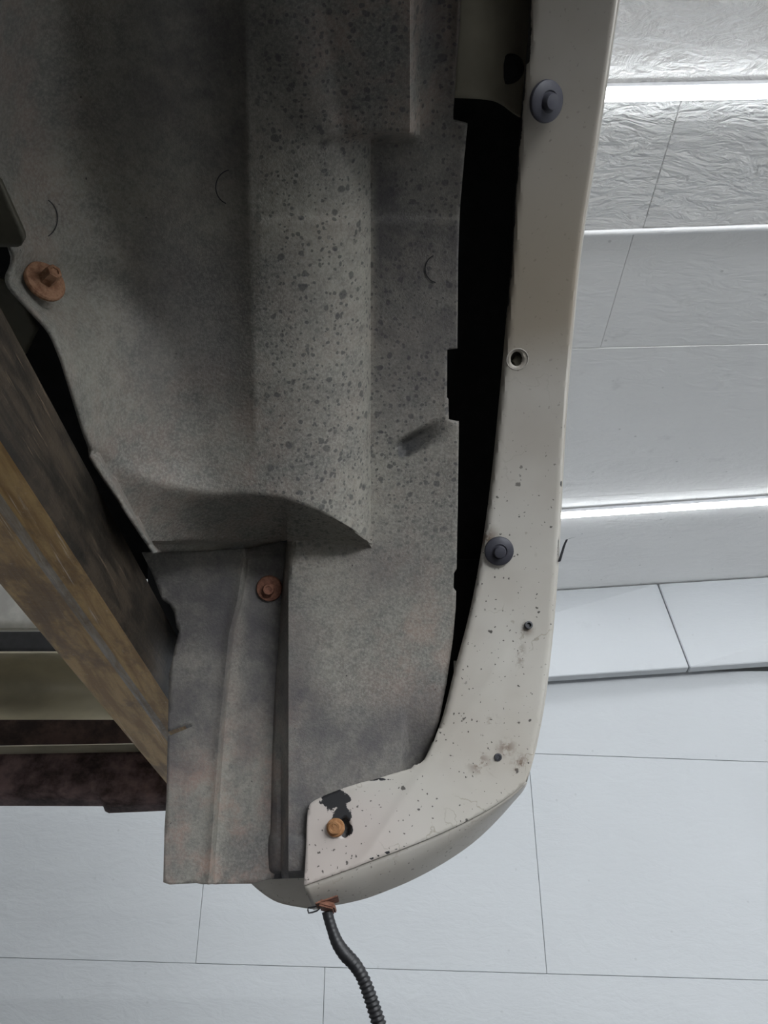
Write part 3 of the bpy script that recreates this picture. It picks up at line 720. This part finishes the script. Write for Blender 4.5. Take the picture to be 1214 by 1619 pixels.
# rusty lower member with the stepped lower edge
om = [(-260, 1192), (330, 1182), (330, 1256), (262, 1259), (163, 1263), (157, 1260), (154, 1252), (0, 1251.5), (-260, 1251)]
o = sheet('lower_cross_member', om, lambda x, y: on_y(x, y, 1.0 + .0002 * (1255 - y)), RUSTY, car, 8, .03); tag(o, 'rusty dark cross member with a stepped lower edge')
# sharp lip on the rail's lower edge where the paint peels
# ---- brackets at the upper left
ob = [(-60, 200), (-6, 285), (0, 291), (34, 366), (37.5, 374), (38, 381), (34, 388), (28, 390.5), (-60, 391)]
o = sheet('bracket', ob, lambda x, y: on_cyl(x, y, .318), OLIVE, car, 6, .004); tag(o, 'olive painted steel bracket with a pale edge')
ob = [(-60, 435), (2, 441), (14, 446), (22, 455), (30, 470), (60, 520), (40, 560), (-60, 470)]
o = sheet('bracket', ob, lambda x, y: on_cyl(x, y, .47), OLIVE, car, 6, .004); tag(o, 'dark lower bracket behind the liner edge')

# ---- bodywork over and behind the camera: floor pan, bonnet, far side
bm = bmesh.new(); box_bm(bm, (-1.55, -3.2, CAMZ + .42), (-.36, .30, CAMZ + .46), .01); bm_obj('floor_pan', bm, VOID, car)
bm = bmesh.new(); box_bm(bm, (-1.62, -3.3, CAMZ + .30), (.09, -.40, CAMZ + .75), .04); bm_obj('body_side', bm, PAINT, car)
bm = bmesh.new(); box_bm(bm, (-1.60, -.45, CAMZ + .70), (.05, .86, CAMZ + .74), .015); bm_obj('bonnet', bm, PAINT, car)
bm = bmesh.new(); box_bm(bm, (-1.60, 1.40, CAMZ + .48), (-.10, 1.44, CAMZ + .70), .012); bm_obj('front_panel', bm, PAINT, car)

# ================================================================== the conduit and its clip
path = smooth_line([(517, 1441), (519, 1449), (524, 1466), (533, 1490), (545, 1508), (559, 1523), (572, 1543), (583, 1570), (592, 1597), (601, 1625), (610, 1650), (618, 1680)], 2.2)
PT = [Vector(on_y(a, b, .672 + .0001 * (b - 1425)).tolist()) for a, b in path]
bm = bmesh.new(); prev = None; seg = 16; s_acc = 0
for i, p in enumerate(PT):
    t = (PT[min(i + 1, len(PT) - 1)] - PT[max(i - 1, 0)]).normalized(); mt = frame_of(p, t, (0, 1, 0))
    py = path[i][1]; k = px_size(p)
    rr = np.interp(py, [1425, 1470, 1510, 1540, 1620], [8.2, 8.6, 11.2, 10.2, 11]) * k
    s_acc += (p - PT[i - 1]).length if i else 0
    amp = np.interp(py, [1450, 1530, 1560], [.03, .05, .13])
    rr *= 1 + amp * math.sin(2 * math.pi * s_acc / .0031)
    row = [bm.verts.new(mt @ Vector((rr * math.cos(2 * math.pi * j / seg), rr * math.sin(2 * math.pi * j / seg), 0))) for j in range(seg)]
    if prev:
        for j in range(seg): bm.faces.new((prev[j], prev[(j + 1) % seg], row[(j + 1) % seg], row[j]))
    else: bm.faces.new(row)
    prev = row
bm.faces.new(prev)
con = bm_obj('corrugated_conduit', bm, mat_plain('conduit_plastic', (.011, .011, .013), .45, var=.2), None, True, 80)
tag(con, 'black corrugated wiring conduit hanging from the lower corner of the bumper', 'conduit')
# rusty clip and wire loop at the conduit's top, on the bumper
bm = bmesh.new(); c = Vector(on_y(518, 1434, .672).tolist()); k = px_size(c)
mtx = Matrix.Translation(c) @ Matrix.Rotation(R_(14), 4, 'Y')
box_bm(bm, (-14 * k, -.012, -4.5 * k), (13 * k, .012, 5 * k), .0012); bmesh.ops.transform(bm, matrix=mtx, verts=bm.verts)
bm2 = bmesh.new(); box_bm(bm2, (-17 * k, -.014, 5 * k), (20 * k, .010, 7 * k), .0005); bmesh.ops.transform(bm2, matrix=Matrix.Translation(c) @ Matrix.Rotation(R_(-18), 4, 'Y'), verts=bm2.verts)
mm = bpy.data.meshes.new('t'); bm2.to_mesh(mm); bm2.free(); bm.from_mesh(mm); bpy.data.meshes.remove(mm)
o = bm_obj('conduit_clip', bm, RUST_D, bumper, True, 30); tag(o, 'rusted spring clip')
lp_ = [(503, 1432), (495, 1434), (487, 1435.5), (486.5, 1439), (488, 1443.5), (494, 1442.5), (501, 1440), (505, 1437)]
bm = bmesh.new(); rowp = []
LP = [Vector(on_y(a, b, .672).tolist()) for a, b in lp_]; nL = len(LP)
for i, p in enumerate(LP):
    t = (LP[(i + 1) % nL] - LP[i - 1]).normalized(); mt = frame_of(p, t, (0, 1, 0))
    rowp.append([bm.verts.new(mt @ Vector((1.3 * k * math.cos(2 * math.pi * j / 6), 1.3 * k * math.sin(2 * math.pi * j / 6), 0))) for j in range(6)])
for i in range(nL):
    a, b = rowp[i], rowp[(i + 1) % nL]
    for j in range(6): bm.faces.new((a[j], a[(j + 1) % 6], b[(j + 1) % 6], b[j]))
bm_obj('wire_loop', bm, BLACK, bumper, True, 80)
